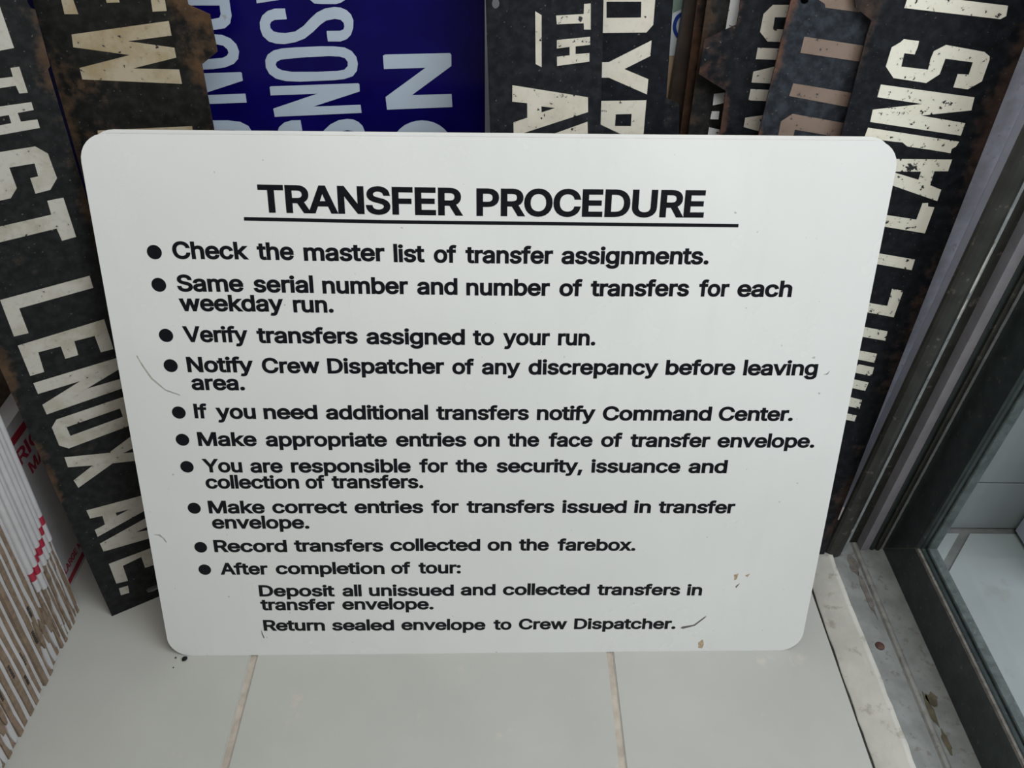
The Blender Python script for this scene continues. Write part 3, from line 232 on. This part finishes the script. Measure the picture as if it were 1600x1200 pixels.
def enamel():
    m, nt, b = new_mat('white_enamel'); co, raw = coord(nt, 2.0)
    c = mix(nt, ramp(nt, noise(nt, co, 6, 3), .35, .7), (.665, .662, .632), (.70, .697, .667))
    st, _ = coord(nt, 9.0, (1, .12, 1))
    c = mix(nt, math_(nt, 'MULTIPLY', ramp(nt, noise(nt, st, 60, 5), .45, .75), .12), c, (.60, .58, .53))
    sp = ramp(nt, noise(nt, co, 210, 2, .4), .765, .785)
    c = mix(nt, math_(nt, 'MULTIPLY', sp, .6), c, (.28, .25, .21))
    sm = ramp(nt, noise(nt, co, 24, 8, .75), .66, .76)
    c = mix(nt, math_(nt, 'MULTIPLY', sm, .10), c, (.50, .46, .38))
    put(nt, b, 'Base Color', c)
    put(nt, b, 'Roughness', math_(nt, 'ADD', .20, math_(nt, 'MULTIPLY', noise(nt, co, 14, 4), .12)))
    b.inputs['Specular IOR Level'].default_value = .5
    bump(nt, b, noise(nt, co, 5, 2), .12, .004)
    return m
M_enamel = enamel()
def blue_enamel():
    m, nt, b = new_mat('blue_enamel'); co, _ = coord(nt, 5.0)
    c = mix(nt, ramp(nt, noise(nt, co, 20, 4), .35, .7), (.0030, .0015, .060), (.0045, .0025, .085))
    put(nt, b, 'Base Color', c); put(nt, b, 'Roughness', .22); b.inputs['Specular IOR Level'].default_value = .2; return m
M_blue = blue_enamel()
M_bluelet = plain('pale_blue_enamel', (.40, .46, .53), .3, .04, 30, dirt=(.30, .30, .28), dirt_amt=-.15)

def glass():
    m, nt, b = new_mat('pane_glass'); nt.nodes.remove(b)
    tr = nd(nt, 'ShaderNodeBsdfTransparent'); tr.inputs[0].default_value = (.93, .96, .95, 1)
    gl = nd(nt, 'ShaderNodeBsdfGlossy', Roughness=.02); lw = nd(nt, 'ShaderNodeLayerWeight', Blend=.3)
    fac = math_(nt, 'ADD', .03, math_(nt, 'MULTIPLY', math_(nt, 'POWER', lw.outputs['Facing'], 4.0), .35))
    mx = nt.nodes.new('ShaderNodeMixShader'); nt.links.new(fac, mx.inputs[0])
    nt.links.new(tr.outputs[0], mx.inputs[1]); nt.links.new(gl.outputs[0], mx.inputs[2])
    nt.links.new(mx.outputs[0], nt.nodes['Material Output'].inputs[0]); return m
M_glass = glass()

# ------------------------------------------------------------------ floor of tiles
floor = box('floor', (-1.2, -.9, -.02), (.3365, .70, -.0015), M_grout); tag(floor, kind='structure')
XJ = [-1.0, -.910, -.568, -.2262, .1163, .3365]; YJ = [-.9, -.768, -.426, -.084, .258, .60, .70]
g = .0031
for i in range(len(XJ) - 1):
    for j in range(len(YJ) - 1):
        x0, x1, y0, y1 = XJ[i] + g, XJ[i + 1] - g, YJ[j] + g, YJ[j + 1] - g
        if i == len(XJ) - 2: x1 = XJ[i + 1] - .0002
        bm = bmesh.new(); bmesh.ops.create_cube(bm, size=1)
        dz = random.uniform(-.00025, .00025)
        for v in bm.verts:
            v.co = (x0 + (v.co.x + .5) * (x1 - x0), y0 + (v.co.y + .5) * (y1 - y0), -.008 + (v.co.z + .5) * (.008 + dz))
        bmesh.ops.bevel(bm, geom=[e for e in bm.edges if all(v.co.z > -.002 for v in e.verts)], offset=.0009, segments=2, affect='EDGES')
        link('tile', to_mesh(bm, 'tile'), M_tile, floor)
wall = box('wall_back', (-1.2, .70, -.02), (.46, .78, 2.3), M_plaster); tag(wall, kind='structure')
wl = box('wall_left', (-1.28, -.9, -.02), (-1.2, .78, 2.3), M_plaster); tag(wl, kind='structure')

# ------------------------------------------------------------------ right side: painted column, door jamb, sill, glazed door frame
H = 2.2
def zprism(name, prof, mat, parent=None, smooth=False, z0=0.0, z1=H):
    return prism(name, prof, [lambda q: (q[0], q[1], z0), lambda q: (q[0], q[1], z1)], mat, parent, smooth)
colm = empty('trim_1', loc=(0, 0, 0)); tag(colm, kind='structure')
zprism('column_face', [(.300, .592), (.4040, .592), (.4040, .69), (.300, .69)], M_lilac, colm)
zprism('column_return', [(.4045, .592), (.436, .574), (.445, .69), (.4045, .69)], M_lilac_lit, colm)
jamb = empty('trim_2', loc=(0, 0, 0)); tag(jamb, kind='structure')
def rounded(x0, x1, yf, yb, n=9, depth=.007):
    pts = []
    for i in range(n):
        t = math.pi * i / (n - 1); pts.append(((x0 + x1) / 2 - math.cos(t) * (x1 - x0) / 2, yf + depth * (1 - math.sin(t))))
    return pts + [(x1, yb), (x0 + (yb - yf) * .75, yb)]
zprism('round_moulding', rounded(.3640, .3826, .5172, .536), M_dark2, jamb, z0=.0015)
zprism('backing_bar', [(.3815, .538), (.4315, .538), (.4315, .566), (.4025, .566)], M_dark2, jamb)
zprism('thin_strip', [(.3829, .5245), (.3880, .5262), (.3880, .538), (.3829, .538)], M_alu, jamb)
zprism('grey_strip', [(.4051, .5265), (.4146, .5275), (.4146, .538), (.4051, .538)], M_pink, jamb)
zprism('round_bead', rounded(.4150, .4215, .5270, .539, 7, .003), M_dark, jamb, z0=.002)
zprism('edge_strip', [(.4280, .5283), (.4312, .5290), (.4312, .538), (.4280, .538)], M_alu, jamb)
zprism('edge_bead', rounded(.4217, .4275, .5265, .539, 7, .0025), M_dark2, jamb, z0=.002)
# worn paint flakes on the moulding
fl = random.Random(4)
for k, (x, z, w, h) in enumerate([(.3836, .37, .0022, .045), (.3838, .33, .0018, .02), (.3722, .150, .003, .012), (.3700, .095, .0025, .018), (.3716, .06, .003, .014), (.3690, .03, .0035, .012), (.3790, .045, .0022, .01)]):
    pts = []
    for i in range(9):
        a = 2 * math.pi * i / 9; r = fl.uniform(.6, 1.1); pts.append((math.cos(a) * w * r * .6, math.sin(a) * h * r * .6))
    o = plate('paint_flake', [pts], -.003, .0004, M_sillwhite, jamb)
    yy = .5195 if x < .381 else .5232
    o.matrix_world = Matrix(((1, 0, 0, x), (0, 0, -1, yy), (0, 1, 0, z), (0, 0, 0, 1)))

# sill
sill = empty('trim_3', loc=(0, 0, 0)); tag(sill, kind='structure')
box('gap_line', (.3366, -.9, -.01), (.3500, .5235, -.0006), M_dark2, sill)  # dark strip filling the gap between floor tiles and cream strip
rr = random.Random(11)
bm = bmesh.new(); rows = []
ys = [-.9 + i * .012 for i in range(120)]; ys = [y for y in ys if y < .523] + [.5235]
for y in ys:
    xr = .3715 + rr.uniform(-.0007, .0007) + .0012 * math.sin(y * 23)
    prof = [(.3376 + rr.uniform(-.0005, .0005), 0), (.3384, .0016), (xr - .0075, .0030), (xr - .006, .0046), (xr - .0008, .0052 + rr.uniform(-.0004, .0006)), (xr, .0035), (xr - .001, 0)]
    rows.append([bm.verts.new((x, y, z)) for x, z in prof])
for a, b in zip(rows, rows[1:]):
    for j in range(len(a) - 1): bm.faces.new((a[j], a[j + 1], b[j + 1], b[j]))
bm.faces.new(rows[0][::-1]); bm.faces.new(rows[-1]); bmesh.ops.recalc_face_normals(bm, faces=bm.faces[:])
link('cream_strip', to_mesh(bm, 'cream_strip'), M_sillwhite, sill, True)
box('sill_plate', (.3700, -.9, -.01), (.4005, .570, .0012), M_sillgrey, sill)
box('sill_plate', (.4040, -.9, -.01), (.4312, .536, .0018), M_sillgrey, sill)
prism('sill_ridge', [(.3975, .0012), (.3990, .0036), (.4020, .0042), (.4042, .0030), (.4046, .0016), (.4046, -.004), (.3975, -.004)],
      [lambda q: (q[0], -.9, q[1]), lambda q: (q[0], .5362, q[1])], M_ridge, sill)
bm = bmesh.new(); bmesh.ops.create_uvsphere(bm, u_segments=16, v_segments=8, radius=.0046)
for v in bm.verts: v.co.z *= .42
o = link('bolt_head', to_mesh(bm, 'bolt_head'), M_rust_dot, sill, True); o.location = (.3846, .4110, .0014)
def blob(name, cx, cy, z, pts, mat, parent):
    return plate(name, [[(cx + x, cy + y) for x, y in pts]], z, z + .0005, mat, parent)
def blob_pts(rx, ry, n, seed):
    r = random.Random(seed); return [(math.cos(2 * math.pi * i / n) * rx * r.uniform(.6, 1.15), math.sin(2 * math.pi * i / n) * ry * r.uniform(.6, 1.15)) for i in range(n)]
blob('brown_stain', .4135, .3555, .0018, blob_pts(.0065, .008, 14, 1), M_stain, sill)
blob('brown_stain', .4078, .3460, .0018, blob_pts(.0030, .020, 14, 2), M_stain, sill)
blob('brown_stain', .4100, .3160, .0018, blob_pts(.0030, .012, 12, 3), M_stain, sill)
blob('brown_stain', .3925, .470, .0011, blob_pts(.0035, .030, 16, 5), M_worn, sill)
blob('brown_stain', .3915, .508, .0011, blob_pts(.006, .014, 16, 6), M_worn, sill)

# glazed door frame: rail and stile with a mitred corner
door = empty('door_1', loc=(0, 0, 0)); tag(door, kind='structure')
KY = .754
def rail_ends(y0=-.9):
    return [lambda q: (q[0], y0, q[1]), lambda q: (q[0], .5305 - KY * q[1], q[1]), lambda q: (q[0], .5305 - KY * q[1], H)]
face_prof = [(.4312, 0), (.4312, .0545), (.4330, .0555), (.4330, .0600)]
def piece(name, prof, mat, mat2=None):
    prism('rail_' + name, prof, rail_ends()[:2], mat, door); prism('stile_' + name, prof, rail_ends()[1:], mat2 or mat, door)
piece('face', [(.4312, .0005), (.4312, .0555), (.4345, .0555), (.4345, .0005)], M_dark)
piece('ridge', [(.4312, .0555), (.4318, .0582), (.4338, .0588), (.4345, .0575), (.4345, .0555)], M_worn, M_dark)
plate('mitre_seam', [[(0, 0), (.0009, 0), (-.0410, .0555), (-.0418, .0555)]], -.0005, .0002, M_worn, door).matrix_world = Matrix(((0, 0, -1, .4311), (1, 0, 0, .5300), (0, 1, 0, .001), (0, 0, 0, 1)))
piece('groove', [(.4345, .0005), (.4345, .0545), (.4375, .0565), (.4405, .0565), (.4405, .0510), (.4420, .0510), (.4420, .0005)], M_dark)
piece('lip', [(.4420, .0005), (.4420, .0580), (.4428, .0592), (.4500, .0605), (.4512, .0595), (.4512, .0005)], M_outerlip)
prism('glass_pane', [(.4407, 0), (.4418, 0), (.4418, 1), (.4407, 1)], [lambda q: (q[0], -.9, .045 + q[1] * 2.1), lambda q: (q[0], .497, .045 + q[1] * 2.1)], M_glass, door)

# outside the door
out = empty('trim_4', loc=(0, 0, 0)); tag(out, kind='structure')
box('step_base', (.4512, -.9, -.03), (1.9, .80, -.0015), M_marblejoint, out)
plate('marble_tile', [[(.4515, -.9), (1.9, -.9), (1.9, .5530), (.5405, .5530), (.4515, .4545)]], -.02, 0, M_marble, out)
plate('marble_tile', [[(.4515, .4680), (.5280, .5530), (.4515, .5530)]], -.02, 0, M_marble, out)
box('panel_backing', (.452, .5625, .001), (1.9, .598, 2.19), M_marblejoint, out)
box('marble_panel', (.452, .5605, .001), (1.9, .5620, .0750), M_marble, out)
box('marble_panel', (.452, .5605, .0778), (1.9, .5620, .6), M_marble, out)
box('marble_panel', (.452, .5605, .6025), (1.9, .5620, 2.19), M_marble, out)
box('pilaster', (.590, .470, 0), (.80, .5595, 2.2), M_outwhite, out, .006)

# ------------------------------------------------------------------ lettering helpers
def offset_poly(P, d):
    n = len(P); out = []
    for i in range(n):
        (x0, y0), (x1, y1), (x2, y2) = P[i - 1], P[i], P[(i + 1) % n]
        ax, ay = x1 - x0, y1 - y0; bx, by = x2 - x1, y2 - y1
        la, lb = math.hypot(ax, ay) or 1, math.hypot(bx, by) or 1
        n1 = (-ay / la, ax / la); n2 = (-by / lb, bx / lb)
        mx, my = n1[0] + n2[0], n1[1] + n2[1]; l = mx * mx + my * my
        if l < .3: k = d; mx, my = n1
        else: k = 2 * d / l
        out.append((x1 + mx * k, y1 + my * k))
    return out
GCACHE = {}
def glyph(ch, bold):
    """nonzero-winding union of the emboldened contours -> points, triangles, boundary edges"""
    key = (ch, bold)
    if key in GCACHE: return GCACHE[key]
    adv, polys = FONT[ch]
    P = [offset_poly([(q[i] / 1000, q[i + 1] / 1000) for i in range(0, len(q), 2)], bold) for q in polys]
    vs, es = [], []
    for L in P:
        b = len(vs); vs += [Vector(q) for q in L]; es += [(b + k, b + (k + 1) % len(L)) for k in range(len(L))]
    V, E_, F, _, _, _ = delaunay_2d_cdt(vs, es, [], 0, 1e-5)
    def wind(x, y):
        w = 0
        for L in P:
            n = len(L)
            for k in range(n):
                (x0, y0), (x1, y1) = L[k], L[(k + 1) % n]
                if (y0 <= y) != (y1 <= y):
                    if x0 + (y - y0) / (y1 - y0) * (x1 - x0) > x: w += 1 if y1 > y0 else -1
        return w
    tris, cnt = [], {}
    for f in F:
        a, b, c = (V[k] for k in f[:3]); cx, cy = (a.x + b.x + c.x) / 3, (a.y + b.y + c.y) / 3
        if wind(cx, cy) < 0:
            t = tuple(f[:3])
            if (b.x - a.x) * (c.y - a.y) - (b.y - a.y) * (c.x - a.x) < 0: t = (t[0], t[2], t[1])
            tris.append(t)
            for k in range(3): cnt[(t[k], t[(k + 1) % 3])] = 1
    bnd = [e for e in cnt if (e[1], e[0]) not in cnt]
    used = sorted({k for t in tris for k in t}); m = {k: n for n, k in enumerate(used)}
    res = (adv / 1000, [(V[k].x, V[k].y) for k in used], [tuple(m[k] for k in t) for t in tris], [(m[a], m[b]) for a, b in bnd])
    GCACHE[key] = res; return res
def word_into(bm, word, x0, y0, x1, y1, cap, bold, z0, z1, track=-.012):
    pen = 0; items = []
    for ch in word:
        g_ = glyph(ch, bold); items.append((pen, g_)); pen += g_[0] + track
    lo = min(px + q[0] for px, g_ in items for q in g_[1]); hi = max(px + q[0] for px, g_ in items for q in g_[1])
    sx = math.hypot(x1 - x0, y1 - y0) / (hi - lo); sy = cap / (.5087 + 2 * bold)
    a = math.atan2(y1 - y0, x1 - x0); ca, sa = math.cos(a), math.sin(a)
    for px, (adv, pts, tris, bnd) in items:
        W_ = [(x0 + ca * (px + x - lo) * sx - sa * (y + bold) * sy, y0 + sa * (px + x - lo) * sx + ca * (y + bold) * sy) for x, y in pts]
        top = [bm.verts.new((x, y, z1)) for x, y in W_]; bot = [bm.verts.new((x, y, z0)) for x, y in W_]
        for t in tris: bm.faces.new([top[k] for k in t])
        for p_, q_ in bnd: bm.faces.new((bot[p_], bot[q_], top[q_], top[p_]))

# ------------------------------------------------------------------ the white procedure board
bx, by, byaw, btilt = DATA['board']
def rounded_corners(C4, r, n=8):
    res = []
    for i in range(4):
        p0, p1, p2 = Vector(C4[i - 1]), Vector(C4[i]), Vector(C4[(i + 1) % 4])
        a = (p0 - p1).normalized(); b = (p2 - p1).normalized()
        for k in range(n + 1):
            t = math.pi / 2 * k / n
            q = p1 + (a + b) * r - (a * math.sin(t) + b * math.cos(t)) * r if False else p1 + a * r * (1 - math.sin(t)) + b * r * (1 - math.cos(t))
            res.append((q.x, q.y))
    return res
C4 = [(a / 1e4, b / 1e4) for a, b in DATA['corners']]
MB = frame_matrix(bx, by, byaw, btilt)
board = empty('procedure_board', MB)
tag(board, 'large white board of black printed rules headed TRANSFER PROCEDURE', 'sign')
plate('panel', [rounded_corners(C4, .0205)], -.0018, 0, M_enamel, board, M_bedge)
Z0, Z1 = -.0005, .00016
for i, row in enumerate(DATA['text']):
    bm = bmesh.new()
    for w, xa, ya, xb, yb in row:
        xa, ya, xb, yb = xa / 1e4, ya / 1e4, xb / 1e4, yb / 1e4
        if i == 0: word_into(bm, w, xa, ya, xb, yb, .0208, .0255, Z0, Z1, -.016)
        else:
            t = (ya - .03) / (.385 - .03)
            word_into(bm, w, xa, ya, xb, yb,   .0125 + .0012 * t, .0250, Z0, Z1)
    link('heading' if i == 0 else 'text_line', to_mesh(bm, 'text_line'), M_black, board)
for x, y in DATA['bullets']:
    x, y = x / 1e4, y / 1e4; plate('bullet', [[(x + .0056 * math.cos(k * math.pi / 14), y + .0056 * math.sin(k * math.pi / 14)) for k in range(28)]], Z0, Z1, M_black, board)
plate('heading_underline', [[(a / 1e4, b / 1e4) for a, b in DATA['underline']]], Z0, Z1, M_black, board)
for k, mk in enumerate(DATA['marks']):
    plate('scuff', [[(a / 1e4, b / 1e4) for a, b in mk]], Z0, .0001, M_rustspot if k in (2, 3, 4) else (M_scuff if k in (0, 5) else M_scuff_dark), board)
C5 = [(a + (.0042 if i in (0, 3) else -.002), b + (.0026 if i > 1 else .001)) for i, (a, b) in enumerate(C4)]
MB2 = MB @ Matrix.Translation((0, 0, -.0035))
board2 = empty('backing_board', MB2)
tag(board2, 'second white board behind the lettered one, only its top edge showing', 'board')
plate('panel', [rounded_corners(C5, .0215)], -.0018, 0, M_enamel, board2, M_bedge)

# ------------------------------------------------------------------ the old metal signs
def line_coef(p, q):
    k = (q[0] - p[0]) / (q[1] - p[1]); return (p[0] - k * p[1], k)
def sign(key, name, label, sheet, letters, lname='letter', thick=.0014, cat='sign', lift=.0002):
    d = DATA['signs'][key]; mw = frame_matrix(*d['base'])
    root = empty(name, mw); tag(root, label, cat)
    outl = [(a / 1e4, b / 1e4) for a, b in d['out']]
    plate('plate', [outl] + [[(a / 1e4, b / 1e4) for a, b in h] for h in d['holes']], -thick, 0, sheet, root)
    for L in d['let']:
        plate(lname, [[(a / 1e4, b / 1e4) for a, b in q] for q in L], -thick * .4, lift, letters, root)
    return root, outl
def edges(key):
    o = [(a / 1e4, b / 1e4) for a, b in DATA['signs'][key]['out']]; return o
def ec(p, q, w): return (*line_coef(p, q), w)
o = edges('A'); matA = rusty('rusty_black_steel_a', (.017, .018, .018), (.070, .042, .024), -.02, 1.0, ec(o[0], o[-1], .010), ec(o[1], o[-2], .018))
letA = paint_letters('grey_cream_paint', (.40, .375, .325), (.30, .27, .21), .25, 1.0, amt=.0)
sign('A', 'street_name_sign', 'long black sign reading TH ST LENOX AVE, leaning beside the mailer stack', matA, letA)
o = edges('B'); matB = rusty('rusty_black_steel_b', (.020, .020, .018), (.085, .048, .024), .02, 2.0, ec(o[0], o[-1], .035), ec(o[1], (o[-2][0], o[-2][1]), .022), rust2=(.045, .028, .016))
letB = paint_letters('yellowed_cream_paint', (.40, .34, .24), (.30, .23, .13), .6, 2.0, amt=.01)
sign('B', 'destination_sign', 'rusty brown-black sign with a big cream W, overlapping the blue sign', matB, letB)
sign('U', 'enamel_sign', 'wide deep blue enamel sign with pale sideways capitals NO and SONS', M_blue, M_bluelet, thick=.002)
o = edges('C'); matC = rusty('black_steel_c', (.017, .018, .022), (.050, .035, .026), -.07, 3.0, ec(o[0], o[-1], .006), None)
letC = paint_letters('cream_paint_c', (.52, .48, .40), (.44, .40, .32), .75, 3.0)
sign('C', 'avenue_sign', 'black sign with cream TH and AV, right beside the blue sign', matC, letC)
o = edges('D'); matD = rusty('black_steel_d', (.010, .012, .016), (.045, .032, .024), -.09, 4.0, None, ec(o[1], o[-2], .005))
letD = paint_letters('cream_paint_d', (.55, .51, .43), (.50, .45, .36), .2, 4.0)
sign('D', 'destination_sign', 'black sign with cream letters DYR, tucked behind the TH AV sign', matD, letD)
o = edges('E2'); matE2 = rusty('rusted_steel_e', (.030, .024, .020), (.085, .045, .028), .06, 5.0, ec(o[0], o[-1], .012))
sign('E2', 'rusted_plate', 'blank rusty steel plate, a narrow strip right of the wooden post', matE2, letC, cat='metal plate')
o = edges('E'); matE = rusty('brown_steel_e', (.028, .027, .026), (.060, .036, .022), .01, 6.0, ec(o[0], o[-1], .012))
letE = paint_letters('pale_paint_e', (.72, .73, .72), (.62, .60, .56), .8, 6.0)
rt, _ = sign('E', 'destination_sign', 'brown-grey sign with small clipped white letter ends, left of the tabbed sign', matE, letE)
plate('scratch', [[(.1215, .578), (.1430, .5765), (.1430, .5773), (.1215, .5786)]], -.0003, .0003, M_alu, rt)
o = edges('F'); matF = rusty('black_steel_f', (.017, .019, .023), (.075, .038, .026), -.01, 7.3, ec(o[0], o[4], .008))
letF = paint_letters('cream_paint_f', (.50, .465, .40), (.44, .40, .33), .7, 7.0)
sign('F', 'destination_sign', 'black sign with hexagonal side tab, just left of the tan-lettered sign', matF, letF)
o = edges('G'); matG = rusty('bluish_steel_g', (.040, .046, .056), (.12, .062, .040), .015, 8.0, ec(o[0], o[-1], .009), None, rough=.36)
letG = paint_letters('tan_brown_paint', (.225, .165, .130), (.19, .135, .10), .9, 8.0, under=(.05, .05, .055))
sign('G', 'destination_sign', 'slate-grey sign with dull tan bar-shaped letters and rusty edges', matG, letG)
o = edges('H'); matH = rusty('black_steel_h', (.016, .018, .022), (.058, .036, .027), -.025, 9.0, ec(o[0], o[3], .012), ec(o[1], o[2], .022))
letH = paint_letters('bright_cream_paint', (.74, .71, .60), (.70, .66, .53), .9, 9.0, amt=.045)
sign('H', 'destination_sign', 'long black sign reading PLAINS in bright cream, leaning against the white column', matH, letH)

# wooden post and paper-labelled carton between the signs
d = DATA['signs']['Q']; rt = empty('wooden_post', frame_matrix(*d['base'])); tag(rt, 'dark brown wooden post standing between the black and rusty signs', 'post')
plate('shaft', [[(a / 1e4, b / 1e4) for a, b in d['out']]], -.012, 0, M_wood, rt)
d = DATA['signs']['P']; rt = empty('labelled_carton', frame_matrix(*d['base'])); tag(rt, 'carton with pale label and blue ring, glimpsed left of the wooden post', 'box')
s = lambda L: [(a / 1e4, b / 1e4) for a, b in L]
tn = s(d['tan']); lb = s(d['out']); zt = max(y for x, y in lb) + .02
x0 = min(x for x, y in tn + lb); x1 = .135
plate('carton_body', [[(x0, 0), (x1, 0), (x1, zt), (x0, zt)]], -.04, 0, M_tan, rt)
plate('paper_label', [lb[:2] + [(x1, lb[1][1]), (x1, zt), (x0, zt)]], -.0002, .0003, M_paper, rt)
plate('green_patch', [s(d['green'])], .0002, .0005, M_green, rt)
for L in d['let']: plate('blue_ring', [s(q) for q in L], .0002, .0008, M_bluering, rt)

# ------------------------------------------------------------------ stack of flattened mailers on the left
XE = -.410; LEAN = math.tan(math.radians(7.1)); PITCH = .00555
rm = random.Random(21)
def slab(name, x0, x1, y0, y1, z0, z1, mat, parent, wav=0.0, seed=0):
    """sheet leaning back; its +x edge may waver"""
    bm = bmesh.new(); n = 14; rows = []; r = random.Random(seed)
    for i in range(n + 1):
        z = z0 + (z1 - z0) * i / n; e = r.uniform(-wav, wav)
        rows.append([bm.verts.new(q) for q in ((x0, y0 + z * LEAN, z), (x1 + e, y0 + z * LEAN, z), (x1 + e, y1 + z * LEAN, z), (x0, y1 + z * LEAN, z))])
    for a, b in zip(rows, rows[1:]):
        for j in range(4): bm.faces.new((a[j], a[(j + 1) % 4], b[(j + 1) % 4], b[j]))
    bm.faces.new(rows[0][::-1]); bm.faces.new(rows[-1])
    return link(name, to_mesh(bm, name), mat, parent)
def tip_prof(name, y, t, zlo, zhi, mat, parent, x=XE, up=True):
    """tapered tongue of board on the cut edge: a lens-shaped sliver"""
    pts = []
    for i in range(9):
        s_ = i / 8; pts.append((y + (zlo + (zhi - zlo) * s_) * LEAN - t / 2 * math.sin(math.pi * min(1, .15 + s_ * .85)) , zlo + (zhi - zlo) * s_))
    for i in range(7, -1, -1):
        s_ = i / 8; pts.append((y + (zlo + (zhi - zlo) * s_) * LEAN + t / 2 * math.sin(math.pi * min(1, .15 + s_ * .85)), zlo + (zhi - zlo) * s_))
    o = plate(name, [pts], -.004, .0006, mat, parent)
    o.matrix_local = Matrix(((0, 0, 1, x), (1, 0, 0, 0), (0, 1, 0, 0), (0, 0, 0, 1))); return o
NS = 23
YS = [.4475 - .0064 * i for i in range(8)]
while len(YS) < NS + 1: YS.append(YS[-1] - .0095 - .0008 * math.sin(len(YS) * 2.3))
stripe_z = [.118, .112, .1045, .102, .099, .093, .0915]
for i in range(NS):
    back = i < 7
    root = empty('flattened_mailer', loc=(0, 0, 0)); top = .36 if back else .34
    if i == 0: lab = 'rearmost flattened mailer with a red-striped white spine, nearest the black sign'
    elif i == 6: lab = 'frontmost of the red-striped white mailers, its stripe the lowest'
    elif back: lab = 'flattened mailer with red-striped white spine, between the rearmost and frontmost striped ones'
    elif i == 7: lab = 'rearmost brown-edged flattened mailer, touching the red-striped ones'
    else: lab = 'flattened mailer with brown and white cut edges, in front of the stack'
    tag(root, lab, 'box', 'red-striped mailers at the back of the stack' if back else 'brown-edged mailers in the front of the stack')
    y1 = YS[i]; y0 = YS[i + 1] + .0002
    xe = XE + rm.uniform(-.0016, .0016) - (.0 if not back else 0)
    root.location = (0, 0, 0)
    zb = .0005
    f = (.58 if i % 2 else .52) if back else (.60 + .08 * math.sin(i * 3.1))
    ym = y0 + (y1 - y0) * f
    slab('brown_core', -.72, xe, y0, ym, zb, .10 if back else top, M_card, root, .0007, i)
    slab('white_liner', -.72, xe - .0004, ym, y1, zb, top, M_cardwhite, root, .0006, 50 + i)
    if back:
        zs = stripe_z[i]
        # folded white spine wraps the edge above the cut
        prof = []
        for k in range(9):
            a = -math.pi / 2 + math.pi * k / 8; prof.append((xe + .0028 * math.cos(a), (y0 + y1) / 2 + (y1 - y0) / 2 * math.sin(a)))
        prof += [(-.72, y1), (-.72, y0)]
        def mk(z): return lambda q: (q[0], q[1] + z * LEAN, z)
        prism('folded_spine', prof, [mk(zs - .012 - rm.uniform(0, .012)), mk(zs)], M_cardwhite, root)
        prism('red_stripe', prof, [mk(zs), mk(zs + .0095)], M_red, root)
        prism('folded_spine', prof, [mk(zs + .0095), mk(top)], M_cardwhite, root)
        tip_prof('torn_tip', (y0 + y1) / 2, .0026, .004 + rm.uniform(0, .01), .05 + rm.uniform(0, .03), M_cardwhite if i % 2 else M_card, root, xe)
    else:
        if i < 10 or i > 15:
            for k in range(3 if i > 15 else 2):
                zc = .002 + k * .022 + rm.uniform(0, .01)
                tip_prof('torn_tip', ym + rm.uniform(-.0012, .0020), .0052, zc, zc + .03 + rm.uniform(0, .01), M_cardwhite if k % 2 == 0 else M_card, root, xe + .0006 + .0004 * k)
        if i in (8, 9, 11, 12, 13, 15, 17):
            z = rm.uniform(.02, .07)
            for k in range(rm.randint(5, 8)):
                hh = rm.uniform(.0010, .0019)
                box('printed_mark', (xe + .0002, y0 + .0012 + z * LEAN, z), (xe + .0009, y0 + .0036 + z * LEAN, z + hh), M_print, root); z += hh + rm.uniform(.0008, .0015)

# white printed carton standing behind the stack, its face towards the signs
pc = empty('printed_carton', Matrix(((0, 0, 1, -.430), (1, 0, 0, 0), (0, 1, 0, 0), (0, 0, 0, 1))))
tag(pc, 'white carton with red bars and words, between mailer stack and black sign', 'box')
plate('carton_face', [[(.468, 0), (.70, 0), (.70, .2), (.468, .2)]], -.018, 0, M_cardwhite, pc)
plate('red_bar', [[(.468, .1815), (.70, .1745), (.70, .1825), (.468, .1895)]], -.0003, .0003, M_red, pc)
plate('red_bar', [[(.468, .0045), (.70, .0040), (.70, .0105), (.468, .0110)]], -.0003, .0003, M_red, pc)
bm = bmesh.new(); word_into(bm, 'PRIORI', .4755, .1590, .5560, .1565, .0155, .02, -.0003, .0003); link('red_lettering', to_mesh(bm, 'red_lettering'), M_redtext, pc)
bm = bmesh.new(); word_into(bm, 'MA', .5000, .1400, .5260, .1392, .0125, .02, -.0003, .0003); link('red_lettering', to_mesh(bm, 'red_lettering'), M_redtext, pc)
bm = bmesh.new(); word_into(bm, 'LARGE', .474, .0185, .5020, .0182, .0080, .02, -.0003, .0003); word_into(bm, 'MA', .506, .0182, .518, .0180, .0080, .02, -.0003, .0003); link('red_lettering', to_mesh(bm, 'red_lettering'), M_redtext, pc)
bc = empty('brown_carton', loc=(-.6, .57, 0)); tag(bc, 'plain brown carton against the back wall behind the mailer stack', 'box')
box('carton_body', (-.16, -.045, 0), (.14, .03, .255), M_card, bc, .002)
box('carton_flap', (-.16, -.050, .205), (.14, -.0455, .254), M_tan, bc)

# crumbs on the floor
for k, (x, y, r_) in enumerate([(-.2905, .3925, .0026), (-.2995, .394, .0009), (-.2985, .384, .0007), (-.300, .455, .0008)]):
    bm = bmesh.new(); bmesh.ops.create_icosphere(bm, subdivisions=2, radius=r_)
    for v in bm.verts: v.co *= random.uniform(.75, 1.2); v.co.z = v.co.z * .6 + r_ * .5
    o = link('debris_crumb', to_mesh(bm, 'debris_crumb'), M_black, None); o.location = (x, y, 0)
    tag(o, ['largest black crumb on the floor by the board corner', 'tiny black crumb left of the largest crumb', 'tiny black crumb nearest the front, below the board corner', 'tiny black crumb under the edge of the leaning black sign'][k], 'crumb')
bpy.context.view_layer.update()
